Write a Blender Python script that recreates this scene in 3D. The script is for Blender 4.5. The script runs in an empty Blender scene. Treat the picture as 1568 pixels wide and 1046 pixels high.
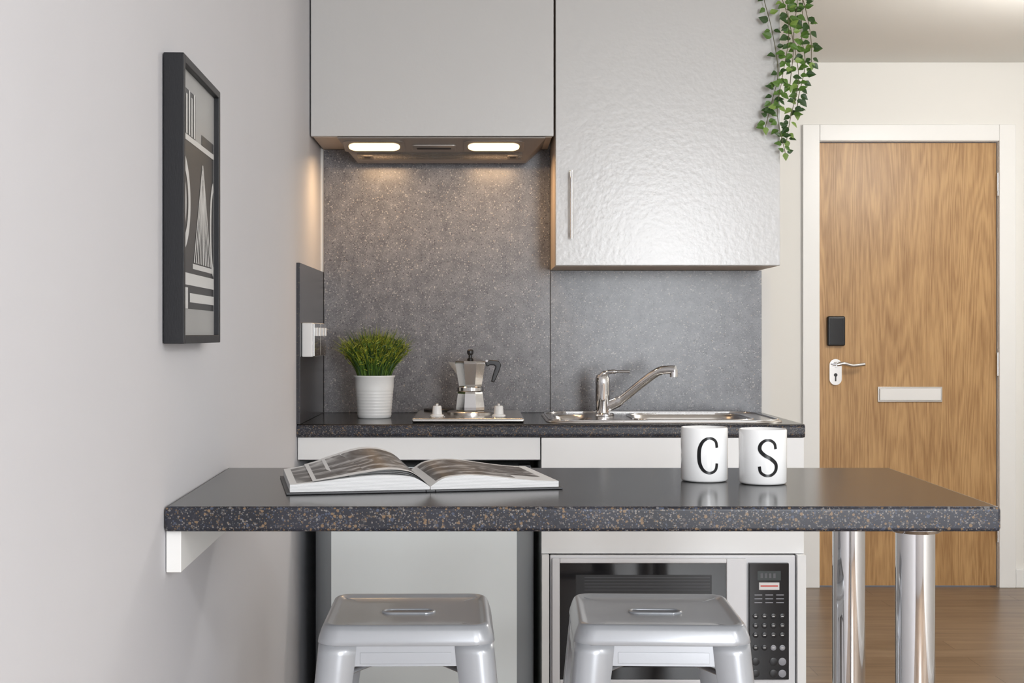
import bpy, bmesh, math, random
from mathutils import Vector, Matrix
random.seed(7)
sc = bpy.context.scene
sc.view_settings.view_transform = 'Standard'
sc.view_settings.look = 'None'
PI = math.pi

# ------------------------------------------------------------------ materials
def newmat(name):
    m = bpy.data.materials.new(name); m.use_nodes = True
    nt = m.node_tree
    return m, nt, nt.nodes["Principled BSDF"]

def add_bump(nt, b, scale, strength, dist=0.001, stretch=None):
    tc = nt.nodes.new("ShaderNodeTexCoord")
    n = nt.nodes.new("ShaderNodeTexNoise"); n.inputs["Scale"].default_value = scale
    if stretch:
        mp = nt.nodes.new("ShaderNodeMapping"); mp.inputs["Scale"].default_value = stretch
        nt.links.new(tc.outputs["Object"], mp.inputs[0]); nt.links.new(mp.outputs[0], n.inputs[0])
    else:
        nt.links.new(tc.outputs["Object"], n.inputs[0])
    bp = nt.nodes.new("ShaderNodeBump"); bp.inputs["Strength"].default_value = strength
    bp.inputs["Distance"].default_value = dist
    nt.links.new(n.outputs[0], bp.inputs["Height"])
    nt.links.new(bp.outputs[0], b.inputs["Normal"])
    nt.links.new(bp.outputs[0], b.inputs["Coat Normal"])

def simple(name, col, rough=0.5, metal=0.0, bump=None, emis=None, estr=0, spec=0.5, coat=0, stretch=None, var=0.0, crough=0.08):
    m, nt, b = newmat(name)
    b.inputs["Base Color"].default_value = (*col, 1)
    b.inputs["Roughness"].default_value = rough
    b.inputs["Metallic"].default_value = metal
    b.inputs["Specular IOR Level"].default_value = spec
    b.inputs["Coat Weight"].default_value = coat
    b.inputs["Coat Roughness"].default_value = crough
    if emis:
        b.inputs["Emission Color"].default_value = (*emis, 1)
        b.inputs["Emission Strength"].default_value = estr
    if var > 0:
        tc = nt.nodes.new("ShaderNodeTexCoord")
        n = nt.nodes.new("ShaderNodeTexNoise"); n.inputs["Scale"].default_value = 3.0
        nt.links.new(tc.outputs["Object"], n.inputs[0])
        r = nt.nodes.new("ShaderNodeValToRGB")
        r.color_ramp.elements[0].color = (*[c*(1-var) for c in col], 1)
        r.color_ramp.elements[1].color = (*[min(1, c*(1+var)) for c in col], 1)
        nt.links.new(n.outputs[0], r.inputs[0]); nt.links.new(r.outputs[0], b.inputs["Base Color"])
    if bump: add_bump(nt, b, bump[0], bump[1], bump[2] if len(bump) > 2 else 0.001, stretch)
    return m

def speckle(name, base, base2, layers, rough=0.35, spec=0.5, mott=6.0):
    """terrazzo laminate: layers = [(scale, coverage, radius, [colours])]"""
    m, nt, b = newmat(name); L = nt.links
    tc = nt.nodes.new("ShaderNodeTexCoord")
    n = nt.nodes.new("ShaderNodeTexNoise"); n.inputs["Scale"].default_value = mott
    n.inputs["Detail"].default_value = 6
    L.new(tc.outputs["Object"], n.inputs[0])
    r = nt.nodes.new("ShaderNodeValToRGB")
    r.color_ramp.elements[0].position = 0.35; r.color_ramp.elements[1].position = 0.65
    r.color_ramp.elements[0].color = (*base, 1); r.color_ramp.elements[1].color = (*base2, 1)
    L.new(n.outputs[0], r.inputs[0])
    cur = r.outputs[0]
    for sc_, cov, rad, cols in layers:
        v = nt.nodes.new("ShaderNodeTexVoronoi"); v.inputs["Scale"].default_value = sc_
        L.new(tc.outputs["Object"], v.inputs[0])
        sep = nt.nodes.new("ShaderNodeSeparateColor"); L.new(v.outputs["Color"], sep.inputs[0])
        lt = nt.nodes.new("ShaderNodeMath"); lt.operation = 'LESS_THAN'; lt.inputs[1].default_value = cov
        L.new(sep.outputs[0], lt.inputs[0])
        rr = nt.nodes.new("ShaderNodeMath"); rr.operation = 'MULTIPLY'; rr.inputs[1].default_value = rad
        ra = nt.nodes.new("ShaderNodeMath"); ra.operation = 'ADD'; ra.inputs[1].default_value = 0.35
        L.new(sep.outputs[2], ra.inputs[0]); L.new(ra.outputs[0], rr.inputs[0])
        dl = nt.nodes.new("ShaderNodeMath"); dl.operation = 'LESS_THAN'
        L.new(v.outputs["Distance"], dl.inputs[0]); L.new(rr.outputs[0], dl.inputs[1])
        mk = nt.nodes.new("ShaderNodeMath"); mk.operation = 'MULTIPLY'
        L.new(lt.outputs[0], mk.inputs[0]); L.new(dl.outputs[0], mk.inputs[1])
        cr = nt.nodes.new("ShaderNodeValToRGB"); cr.color_ramp.interpolation = 'CONSTANT'
        cr.color_ramp.elements[0].color = (*cols[0], 1)
        cr.color_ramp.elements[1].position = 1/len(cols); cr.color_ramp.elements[1].color = (*cols[1 % len(cols)], 1)
        for i in range(2, len(cols)):
            e = cr.color_ramp.elements.new(i/len(cols)); e.color = (*cols[i], 1)
        L.new(sep.outputs[1], cr.inputs[0])
        mx = nt.nodes.new("ShaderNodeMix"); mx.data_type = 'RGBA'
        L.new(mk.outputs[0], mx.inputs[0]); L.new(cur, mx.inputs[6]); L.new(cr.outputs[0], mx.inputs[7])
        cur = mx.outputs[2]
    L.new(cur, b.inputs["Base Color"])
    b.inputs["Roughness"].default_value = rough
    b.inputs["Specular IOR Level"].default_value = spec
    return m

M = {}
M['wall'] = simple("wall_paint", (0.595, 0.592, 0.618), 0.75, bump=(5, 0.12, 0.01), var=0.02)
M['wallw'] = simple("hall_wall_paint", (0.80, 0.785, 0.75), 0.7, bump=(160, 0.08))
M['ceil'] = simple("ceiling_paint", (0.80, 0.785, 0.75), 0.7, bump=(120, 0.05))
M['trim'] = simple("white_trim_gloss", (0.84, 0.835, 0.82), 0.35, bump=(60, 0.05))
M['cab'] = simple("cabinet_gloss_laminate", (0.61, 0.602, 0.592), 0.30, bump=(70, 0.22, 0.002), coat=0.40, crough=0.20, spec=0.5)
M['cabedge'] = simple("cabinet_edging", (0.52, 0.43, 0.35), 0.5, bump=(80, 0.05))  # white melamine, with the warm hood light put into the colour as tan
M['basew'] = simple("base_unit_laminate", (0.86, 0.86, 0.855), 0.35, bump=(60, 0.05))
M['fridge'] = simple("fridge_enamel", (0.86, 0.91, 0.92), 0.3, bump=(200, 0.05))
M['fridgeg'] = simple("fridge_edge_dark_reflection", (0.22, 0.235, 0.25), 0.4, bump=(200, 0.05))  # dark reflections on the rounded door edges, painted as grey
M['dark'] = simple("gap_shade", (0.02, 0.02, 0.022), 0.6, bump=(60, 0.05))
M['edge'] = speckle("worktop_edge_terrazzo", (0.016, 0.017, 0.023), (0.032, 0.034, 0.046),
    [(420, 0.52, 0.52, [(0.13, 0.09, 0.057), (0.065, 0.075, 0.11), (0.10, 0.10, 0.105), (0.19, 0.17, 0.155)]),
     (220, 0.40, 0.48, [(0.19, 0.125, 0.073), (0.06, 0.072, 0.11), (0.17, 0.165, 0.165), (0.08, 0.07, 0.07), (0.03, 0.03, 0.04)])], 0.36, 0.35)
M['top'] = speckle("worktop_top_laminate", (0.009, 0.0085, 0.009), (0.013, 0.0125, 0.013),
    [(260, 0.30, 0.42, [(0.026, 0.023, 0.021), (0.018, 0.019, 0.023), (0.030, 0.029, 0.028)])], 0.18, 0.26)
M['splash'] = speckle("splashback_laminate", (0.110, 0.112, 0.126), (0.172, 0.175, 0.192),
    [(430, 0.45, 0.50, [(0.06, 0.06, 0.07), (0.24, 0.24, 0.25), (0.095, 0.095, 0.115)]),
     (230, 0.26, 0.44, [(0.36, 0.30, 0.245), (0.29, 0.29, 0.30), (0.065, 0.065, 0.075), (0.38, 0.365, 0.35)])], 0.29, mott=24)
M['sidep'] = speckle("side_panel_laminate", (0.035, 0.035, 0.041), (0.05, 0.05, 0.058),
    [(300, 0.35, 0.45, [(0.09, 0.08, 0.07), (0.03, 0.03, 0.04)])], 0.25)
M['chrome'] = simple("chrome", (0.78, 0.78, 0.79), 0.05, 1.0, bump=(30, 0.01))
M['steel'] = simple("brushed_steel", (0.62, 0.60, 0.58), 0.22, 1.0, bump=(300, 0.08), stretch=(1, 20, 1))
M['alu'] = simple("cast_aluminium", (0.66, 0.655, 0.65), 0.14, 1.0, bump=(120, 0.05))
M['black'] = simple("black_plastic", (0.012, 0.012, 0.014), 0.35, bump=(200, 0.04))
M['blackglass'] = simple("black_glass", (0.006, 0.006, 0.008), 0.06, bump=(4, 0.01))
M['frameblk'] = simple("black_frame_wood", (0.012, 0.0125, 0.015), 0.45, bump=(120, 0.15), stretch=(8, 1, 1), spec=0.35)
M['ceramic'] = simple("white_ceramic", (0.90, 0.90, 0.90), 0.12, bump=(20, 0.01), coat=0.5)
M['ink'] = simple("black_glaze_print", (0.006, 0.006, 0.007), 0.25, bump=(20, 0.01), spec=0.3)
M['potw'] = simple("white_pot_enamel", (0.88, 0.88, 0.87), 0.3, bump=(40, 0.03))
M['plastw'] = simple("white_plastic", (0.80, 0.79, 0.78), 0.35, bump=(90, 0.03))
M['micw'] = simple("microwave_casing", (0.78, 0.78, 0.80), 0.35, bump=(90, 0.03))
M['grey'] = simple("grey_button", (0.30, 0.30, 0.33), 0.4, bump=(90, 0.03))
M['vent'] = simple("screen_vent_line", (0.09, 0.09, 0.10), 0.4, bump=(90, 0.03))
M['label'] = simple("paper_label", (0.75, 0.73, 0.72), 0.6, bump=(90, 0.03))
M['red'] = simple("red_print", (0.6, 0.08, 0.06), 0.6, bump=(90, 0.03))
M['stool'] = simple("silver_painted_steel", (0.45, 0.465, 0.495), 0.30, 0.20, bump=(260, 0.05), coat=0.45, crough=0.14)
M['stoold'] = simple("stool_underside_steel", (0.16, 0.17, 0.19), 0.4, 0.3, bump=(260, 0.06))
M['mesh'] = simple("hood_filter_steel", (0.22, 0.20, 0.18), 0.42, 0.7, bump=(500, 0.6, 0.002))
M['hood'] = simple("hood_steel", (0.33, 0.30, 0.28), 0.40, 0.7, bump=(200, 0.05))
M['lens'] = simple("hood_lamp_lens", (1, 0.9, 0.7), 0.3, emis=(1.0, 0.68, 0.30), estr=3.0, bump=(400, 0.1))
M['paper'] = simple("book_paper", (0.80, 0.80, 0.80), 0.5, bump=(40, 0.02))
M['cover'] = simple("book_cover", (0.05, 0.05, 0.055), 0.45, bump=(200, 0.05))
M['soil'] = simple("potting_soil", (0.03, 0.025, 0.015), 0.9, bump=(150, 0.6, 0.01))
M['g1'] = simple("grass_green", (0.085, 0.16, 0.022), 0.5, bump=(90, 0.05), var=0.3)
M['g2'] = simple("grass_yellow_green", (0.27, 0.30, 0.03), 0.5, bump=(90, 0.05), var=0.3)
M['g3'] = simple("grass_dark_green", (0.028, 0.065, 0.015), 0.5, bump=(90, 0.05), var=0.3)
M['i1'] = simple("ivy_leaf_green", (0.085, 0.18, 0.025), 0.42, bump=(90, 0.1), var=0.35)
M['i2'] = simple("ivy_leaf_dark", (0.032, 0.080, 0.016), 0.42, bump=(90, 0.1), var=0.35)
M['i3'] = simple("ivy_leaf_light", (0.22, 0.34, 0.07), 0.42, bump=(90, 0.1), var=0.3)
M['stem'] = simple("ivy_stem", (0.10, 0.09, 0.03), 0.6, bump=(90, 0.1))
M['artbg'] = simple("print_grey", (0.36, 0.36, 0.355), 0.35, bump=(30, 0.02), var=0.15)
M['artl'] = simple("print_light", (0.62, 0.62, 0.61), 0.35, bump=(30, 0.02))
M['artd'] = simple("print_dark", (0.022, 0.023, 0.025), 0.35, bump=(30, 0.02))
M['ledgreen'] = simple("display_dim", (0.03, 0.04, 0.04), 0.2, bump=(30, 0.02))

def page_edges():
    m, nt, b = newmat("page_edges"); L = nt.links
    tc = nt.nodes.new("ShaderNodeTexCoord")
    w = nt.nodes.new("ShaderNodeTexWave"); w.bands_direction = 'Z'; w.inputs["Scale"].default_value = 160
    w.inputs["Distortion"].default_value = 1.5
    L.new(tc.outputs["Object"], w.inputs[0])
    r = nt.nodes.new("ShaderNodeValToRGB")
    r.color_ramp.elements[0].color = (0.50, 0.50, 0.51, 1); r.color_ramp.elements[1].color = (0.84, 0.84, 0.84, 1)
    L.new(w.outputs[0], r.inputs[0]); L.new(r.outputs[0], b.inputs["Base Color"])
    b.inputs["Roughness"].default_value = 0.7
    return m
M['pedge'] = page_edges()

def photo_print():
    m, nt, b = newmat("bw_photo_print"); L = nt.links
    tc = nt.nodes.new("ShaderNodeTexCoord")
    n = nt.nodes.new("ShaderNodeTexNoise"); n.inputs["Scale"].default_value = 15
    n.inputs["Detail"].default_value = 6; n.inputs["Distortion"].default_value = 1.6
    L.new(tc.outputs["Object"], n.inputs[0])
    r = nt.nodes.new("ShaderNodeValToRGB")
    r.color_ramp.elements[0].position = 0.38; r.color_ramp.elements[1].position = 0.66
    r.color_ramp.elements[0].color = (0.02, 0.02, 0.022, 1); r.color_ramp.elements[1].color = (0.55, 0.55, 0.55, 1)
    e = r.color_ramp.elements.new(0.50); e.color = (0.11, 0.11, 0.115, 1)
    L.new(n.outputs[0], r.inputs[0]); L.new(r.outputs[0], b.inputs["Base Color"])
    b.inputs["Roughness"].default_value = 0.35
    return m
M['photo'] = photo_print()

def oak():
    m, nt, b = newmat("oak_veneer"); L = nt.links
    tc = nt.nodes.new("ShaderNodeTexCoord")
    mp = nt.nodes.new("ShaderNodeMapping"); mp.inputs["Scale"].default_value = (5.4, 1.0, 0.36)
    L.new(tc.outputs["Object"], mp.inputs[0])
    n = nt.nodes.new("ShaderNodeTexNoise"); n.inputs["Scale"].default_value = 1.3
    n.inputs["Detail"].default_value = 3.0; n.inputs["Roughness"].default_value = 0.36
    L.new(mp.outputs[0], n.inputs[0])
    mu = nt.nodes.new("ShaderNodeMath"); mu.operation = 'MULTIPLY'; mu.inputs[1].default_value = 150
    L.new(n.outputs[0], mu.inputs[0])
    sn = nt.nodes.new("ShaderNodeMath"); sn.operation = 'SINE'; L.new(mu.outputs[0], sn.inputs[0])
    mr = nt.nodes.new("ShaderNodeMapRange"); mr.inputs[1].default_value = -1; mr.inputs[2].default_value = 1
    L.new(sn.outputs[0], mr.inputs[0])
    mp2 = nt.nodes.new("ShaderNodeMapping"); mp2.inputs["Scale"].default_value = (150, 150, 6)
    L.new(tc.outputs["Object"], mp2.inputs[0])
    n2 = nt.nodes.new("ShaderNodeTexNoise"); n2.inputs["Scale"].default_value = 1.5; n2.inputs["Detail"].default_value = 4
    L.new(mp2.outputs[0], n2.inputs[0])
    ad = nt.nodes.new("ShaderNodeMix"); ad.data_type = 'FLOAT'; ad.inputs[0].default_value = 0.80
    L.new(mr.outputs[0], ad.inputs[2]); L.new(n2.outputs[0], ad.inputs[3])
    mp3 = nt.nodes.new("ShaderNodeMapping"); mp3.inputs["Scale"].default_value = (13, 1, 3.2)
    L.new(tc.outputs["Object"], mp3.inputs[0])
    n3 = nt.nodes.new("ShaderNodeTexNoise"); n3.inputs["Scale"].default_value = 1.0; n3.inputs["Detail"].default_value = 3
    L.new(mp3.outputs[0], n3.inputs[0])
    ad2 = nt.nodes.new("ShaderNodeMix"); ad2.data_type = 'FLOAT'; ad2.inputs[0].default_value = 0.42
    L.new(ad.outputs[0], ad2.inputs[2]); L.new(n3.outputs[0], ad2.inputs[3])
    r = nt.nodes.new("ShaderNodeValToRGB")
    r.color_ramp.elements[0].position = 0.36; r.color_ramp.elements[1].position = 0.62
    r.color_ramp.elements[0].color = (0.31, 0.16, 0.055, 1); r.color_ramp.elements[1].color = (0.52, 0.31, 0.13, 1)
    L.new(ad2.outputs[0], r.inputs[0]); L.new(r.outputs[0], b.inputs["Base Color"])
    b.inputs["Roughness"].default_value = 0.38
    return m
M['oak'] = oak()

def floor_mat():
    m, nt, b = newmat("laminate_floor"); L = nt.links
    tc = nt.nodes.new("ShaderNodeTexCoord")
    mp0 = nt.nodes.new("ShaderNodeMapping")
    L.new(tc.outputs["Object"], mp0.inputs[0])
    br = nt.nodes.new("ShaderNodeTexBrick")
    br.inputs["Scale"].default_value = 1.0; br.inputs["Brick Width"].default_value = 1.2
    br.inputs["Row Height"].default_value = 0.13; br.inputs["Mortar Size"].default_value = 0.002
    br.inputs["Color1"].default_value = (0.20, 0.135, 0.085, 1); br.inputs["Color2"].default_value = (0.27, 0.19, 0.125, 1)
    br.inputs["Mortar"].default_value = (0.12, 0.075, 0.045, 1)
    L.new(mp0.outputs[0], br.inputs[0])
    mp = nt.nodes.new("ShaderNodeMapping"); mp.inputs["Scale"].default_value = (2.5, 22, 1)
    L.new(tc.outputs["Object"], mp.inputs[0])
    n = nt.nodes.new("ShaderNodeTexNoise"); n.inputs["Scale"].default_value = 1.2; n.inputs["Detail"].default_value = 6
    n.inputs["Distortion"].default_value = 0.6
    L.new(mp.outputs[0], n.inputs[0])
    r = nt.nodes.new("ShaderNodeValToRGB")
    r.color_ramp.elements[0].position = 0.3; r.color_ramp.elements[1].position = 0.7
    r.color_ramp.elements[0].color = (0.68, 0.66, 0.64, 1); r.color_ramp.elements[1].color = (1.1, 1.1, 1.1, 1)
    L.new(n.outputs[0], r.inputs[0])
    mx = nt.nodes.new("ShaderNodeMix"); mx.data_type = 'RGBA'; mx.blend_type = 'MULTIPLY'; mx.inputs[0].default_value = 1
    L.new(br.outputs[0], mx.inputs[6]); L.new(r.outputs[0], mx.inputs[7]); L.new(mx.outputs[2], b.inputs["Base Color"])
    b.inputs["Roughness"].default_value = 0.32
    return m
M['floor'] = floor_mat()

# ------------------------------------------------------------------ mesh helpers
OBJS = []
def mk(name, verts, faces, mats, parent=None, smooth=False, midx=None, bevel=0, seg=3, solid=0, angle=None):
    me = bpy.data.meshes.new(name)
    me.from_pydata([tuple(v) for v in verts], [], faces)
    if not isinstance(mats, (list, tuple)): mats = [mats]
    for m in mats: me.materials.append(m)
    if midx:
        for p, i in zip(me.polygons, midx): p.material_index = i
    if smooth:
        for p in me.polygons: p.use_smooth = True
    me.validate(); me.update()
    bm = bmesh.new(); bm.from_mesh(me)
    bmesh.ops.recalc_face_normals(bm, faces=bm.faces); bm.to_mesh(me); bm.free()
    o = bpy.data.objects.new(name, me); sc.collection.objects.link(o)
    if smooth and angle is not None:
        try:
            me.set_sharp_from_angle(angle=math.radians(angle))
        except Exception: pass
    if solid:
        s = o.modifiers.new("solid", 'SOLIDIFY'); s.thickness = solid; s.offset = 0
    if bevel:
        bv = o.modifiers.new("bevel", 'BEVEL'); bv.width = bevel; bv.segments = seg
        bv.limit_method = 'ANGLE'; bv.angle_limit = math.radians(40)
        for p in me.polygons: p.use_smooth = True
        try: me.set_sharp_from_angle(angle=math.radians(89))
        except Exception: pass
        wn = o.modifiers.new("wn", 'WEIGHTED_NORMAL'); wn.keep_sharp = False
    o["par"] = parent if parent else ""
    OBJS.append(o)
    return o

def boxvf(x0, x1, y0, y1, z0, z1):
    v = [(x0,y0,z0),(x1,y0,z0),(x1,y1,z0),(x0,y1,z0),(x0,y0,z1),(x1,y0,z1),(x1,y1,z1),(x0,y1,z1)]
    f = [(0,3,2,1),(4,5,6,7),(0,1,5,4),(1,2,6,5),(2,3,7,6),(3,0,4,7)]  # bottom, top, front, right, back, left
    return v, f
def box(name, x0, x1, y0, y1, z0, z1, mat, parent=None, bevel=0, seg=3, midx=None):
    v, f = boxvf(x0, x1, y0, y1, z0, z1)
    return mk(name, v, f, mat, parent, bevel=bevel, seg=seg, midx=midx)
def boxes(name, lst, mat, parent=None, bevel=0, midx=None):
    V, F, I = [], [], []
    for b in lst:
        v, f = boxvf(*b[:6]); o = len(V); V += v; F += [tuple(i+o for i in q) for q in f]
        I += (b[6] if len(b) > 6 else [0]*6)
    return mk(name, V, F, mat, parent, bevel=bevel, midx=I)

def lathe(name, prof, c, mat, parent=None, n=48, smooth=True, axis='Z', rot=0.0, angle=35, close=True):
    V, F = [], []
    for (r, h) in prof:
        for i in range(n):
            a = 2*PI*i/n + rot
            if axis == 'Z': V.append((c[0]+r*math.cos(a), c[1]+r*math.sin(a), c[2]+h))
            elif axis == 'Y': V.append((c[0]+r*math.cos(a), c[1]+h, c[2]+r*math.sin(a)))
            else: V.append((c[0]+h, c[1]+r*math.cos(a), c[2]+r*math.sin(a)))
    for j in range(len(prof)-1):
        for i in range(n):
            k = (i+1) % n
            F.append((j*n+i, j*n+k, (j+1)*n+k, (j+1)*n+i))
    if close:
        F.append(tuple(range(n))); F.append(tuple((len(prof)-1)*n+i for i in range(n)))
    return mk(name, V, F, mat, parent, smooth=smooth, angle=angle)

def catmull(pts, k=8):
    P = [Vector(p) for p in pts]; P = [2*P[0]-P[1]] + P + [2*P[-1]-P[-2]]
    out = []
    for i in range(1, len(P)-2):
        for j in range(k):
            t = j/k
            out.append(0.5*((2*P[i]) + (-P[i-1]+P[i+1])*t + (2*P[i-1]-5*P[i]+4*P[i+1]-P[i+2])*t*t + (-P[i-1]+3*P[i]-3*P[i+1]+P[i+2])*t**3))
    out.append(P[-2]); return out

def tube_vf(pts, rad, n=12, flat=1.0):
    pts = [Vector(p) for p in pts]
    V, F = [], []
    up = None
    for i, p in enumerate(pts):
        d = (pts[min(i+1, len(pts)-1)] - pts[max(i-1, 0)]).normalized()
        if up is None:
            up = Vector((0,0,1)) if abs(d.z) < 0.9 else Vector((0,1,0))
        s = d.cross(up).normalized(); up = s.cross(d).normalized()
        r = rad[i] if isinstance(rad, (list, tuple)) else rad
        for k in range(n):
            a = 2*PI*k/n
            V.append(p + s*(r*math.cos(a)) + up*(r*flat*math.sin(a)))
    for j in range(len(pts)-1):
        for k in range(n):
            l = (k+1) % n
            F.append((j*n+k, j*n+l, (j+1)*n+l, (j+1)*n+k))
    F.append(tuple(range(n))); F.append(tuple((len(pts)-1)*n+k for k in range(n)))
    return V, F
def tube(name, pts, rad, mat, parent=None, n=12, flat=1.0):
    V, F = tube_vf(pts, rad, n, flat)
    return mk(name, V, F, mat, parent, smooth=True, angle=50)

def rrect(x0, x1, y0, y1, r, n=8):
    out = []
    for cx, cy, a0 in ((x1-r, y0+r, -PI/2), (x1-r, y1-r, 0), (x0+r, y1-r, PI/2), (x0+r, y0+r, PI)):
        for i in range(n+1):
            a = a0 + (PI/2)*i/n
            out.append((cx+r*math.cos(a), cy+r*math.sin(a)))
    return out
def loft(name, rings, mat, parent=None, smooth=True, cap0=True, cap1=True, solid=0, angle=40):
    n = len(rings[0]); V, F = [], []
    for r in rings: V += r
    for j in range(len(rings)-1):
        for k in range(n):
            l = (k+1) % n
            F.append((j*n+k, j*n+l, (j+1)*n+l, (j+1)*n+k))
    if cap0: F.append(tuple(range(n)))
    if cap1: F.append(tuple((len(rings)-1)*n+k for k in range(n)))
    return mk(name, V, F, mat, parent, smooth=smooth, solid=solid, angle=angle)
def prism(name, poly, axis, a, b, mat, parent=None, bevel=0):
    """poly of 2D points extruded along axis from a to b. axis X: (y,z), Y: (x,z), Z: (x,y)"""
    n = len(poly)
    def P(p, t):
        return {'X': (t, p[0], p[1]), 'Y': (p[0], t, p[1]), 'Z': (p[0], p[1], t)}[axis]
    V = [P(p, a) for p in poly] + [P(p, b) for p in poly]
    F = [tuple(range(n)), tuple(range(n, 2*n))] + [(i, (i+1) % n, n+(i+1) % n, n+i) for i in range(n)]
    return mk(name, V, F, mat, parent, bevel=bevel)

# ------------------------------------------------------------------ room shell
YB, YF, XR, HC = -2.0, 6.2, 3.0, 2.407
box("floor", -0.8, XR+0.1, YB-0.1, YF+0.15, -0.1, 0.0, M['floor'])
box("ceiling", -0.8, XR+0.1, YB-0.1, YF+0.15, HC, HC+0.1, M['ceil'])
def wx(y): return -0.478 - 0.0286*(y-2.04) if y < 3.86 else -0.531
prism("wall_left", [(wx(YB), YB), (wx(3.859), 3.86), (-0.531, YF), (-0.7, YF), (-0.7, YB)], 'Z', 0, HC, M['wall'])
box("wall_kitchen", -0.531, 0.967, 4.5, 4.6, 0, HC, M['wallw'])
box("wall_right", XR, XR+0.1, YB, YF, 0, HC, M['wallw'])
boxes("wall_hall", [(-0.531, 1.53, YF, YF+0.12, 0, HC), (2.398, XR, YF, YF+0.12, 0, HC), (1.53, 2.398, YF, YF+0.12, 2.064, HC)], M['wallw'])
W0, W1, Z0, Z1 = 0.90, 1.95, 0.55, 2.36  # opening of an assumed window, sized to place its glow on cupboard and splashback
boxes("wall_rear", [(-0.531, W0, YB-0.12, YB, 0, HC), (W1, XR, YB-0.12, YB, 0, HC), (W0, W1, YB-0.12, YB, 0, Z0), (W0, W1, YB-0.12, YB, Z1, HC)], M['wall'])
boxes("assumed_window_1", [(W0, W0+0.05, YB-0.09, YB-0.03, Z0, Z1), (W1-0.05, W1, YB-0.09, YB-0.03, Z0, Z1),
                   (W0+0.05, W1-0.05, YB-0.09, YB-0.03, Z0, Z0+0.05), (W0+0.05, W1-0.05, YB-0.09, YB-0.03, Z1-0.05, Z1),
                   (W0+0.05, W1-0.05, YB-0.09, YB-0.03, 1.40, 1.45)], M['trim'])  # frame of the assumed window, unseen behind the camera
boxes("trim_1", [(1.476, 1.554, YF-0.018, YF, 0, 2.121), (2.376, 2.452, YF-0.018, YF, 0, 2.121), (1.554, 2.376, YF-0.018, YF, 2.045, 2.121)], M['trim'], bevel=0.004)
boxes("trim_2", [(1.53, 1.5545, YF+0.002, YF+0.1, 0, 2.0435), (2.3755, 2.398, YF+0.002, YF+0.1, 0, 2.0435), (1.53, 2.398, YF+0.002, YF+0.1, 2.0435, 2.064)], M['trim'])
box("baseboard_hall", -0.5, 1.475, YF-0.015, YF, 0, 0.085, M['trim'], bevel=0.004)
box("baseboard_hall_right", 2.453, XR, YF-0.015, YF, 0, 0.085, M['trim'], bevel=0.004)
box("baseboard_right", XR-0.015, XR, YB, YF-0.016, 0, 0.085, M['trim'], bevel=0.004)

# door
dp = "door_1"; DY = YF+0.012
box("leaf", 1.557, 2.372, DY, DY+0.044, 0.006, 2.040, M['oak'], dp, bevel=0.002)
box("card_reader", 1.592, 1.674, DY-0.022, DY-0.0003, 1.107, 1.244, M['black'], dp, bevel=0.008)
box("card_reader_face", 1.602, 1.664, DY-0.024, DY-0.0222, 1.117, 1.234, M['blackglass'], dp, bevel=0.0008)
loft("handle_backplate", [[(x, DY-0.0003, z) for x, z in rrect(1.602, 1.662, 0.926, 1.049, 0.029)],
                          [(x, DY-0.008, z) for x, z in rrect(1.604, 1.660, 0.928, 1.047, 0.027)]], M['chrome'], dp)
lathe("handle_boss", [(0.013, 0), (0.011, -0.045)], (1.632, DY-0.008, 1.022), M['chrome'], dp, axis='Y')
tube("handle_lever", catmull([(1.628, DY-0.05, 1.022), (1.66, DY-0.053, 1.027), (1.70, DY-0.05, 1.018), (1.755, DY-0.045, 1.024)]), 0.009, M['chrome'], dp)
boxes("keyhole", [(1.629, 1.635, DY-0.0095, DY-0.0081, 0.945, 0.972)], M['black'], dp)
lathe("keyhole_cylinder", [(0.008, 0), (0.008, -0.002)], (1.632, DY-0.0081, 0.974), M['black'], dp, axis='Y')
box("letter_plate", 1.826, 2.123, DY-0.006, DY-0.0003, 0.849, 0.920, M['steel'], dp, bevel=0.002)
box("letter_flap", 1.834, 2.115, DY-0.012, DY-0.0062, 0.857, 0.912, M['plastw'], dp, bevel=0.003)
for i, (za, zb) in enumerate(((1.795, 1.90), (0.971, 1.076), (0.208, 0.298))):
    lathe("hinge_%d" % (i+1), [(0.006, 0), (0.006, zb-za)], (2.3745, DY-0.012, za), M['chrome'], dp, n=16)

# ------------------------------------------------------------------ kitchen
WT0, WT1 = 0.862, 0.900
mi = [1, 0, 1, 1, 1, 1]
kw = "kitchen_worktop"
def front_profile(y0, y1, r=0.012, n=5):
    p = []
    for i in range(n+1):
        a = PI + (PI/2)*i/n; p.append((y0+r+r*math.cos(a), WT0+r+r*math.sin(a)))
    p += [(y1, WT0), (y1, WT1)]
    for i in range(n+1):
        a = PI/2 + (PI/2)*i/n; p.append((y0+r+r*math.cos(a), WT1-r+r*math.sin(a)))
    return p
prof = front_profile(3.90, 4.01)
o = prism("front_strip", prof, 'X', -0.530, 0.938, [M['top'], M['edge']], kw)
for p in o.data.polygons:
    p.material_index = 0 if (p.normal.z > 0.8) else 1
boxes("slab", [(-0.530, 0.215, 4.01, 4.488, WT0, WT1, mi), (0.83, 0.938, 4.01, 4.488, WT0, WT1, mi),
               (0.215, 0.83, 4.34, 4.488, WT0, WT1, mi)], [M['top'], M['edge']], kw)

box("hob_splashback", -0.518, 0.2325, 4.488, 4.4995, 0.9005, 1.774, M['splash'], bevel=0.001)
box("sink_splashback", 0.2340, 0.935, 4.488, 4.4995, 0.9005, 1.372, M['splash'], bevel=0.001)
box("side_upstand", -0.5305, -0.519, 3.90, 4.4995, 0.9005, 1.367, [M['sidep']], bevel=0.001)

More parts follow.
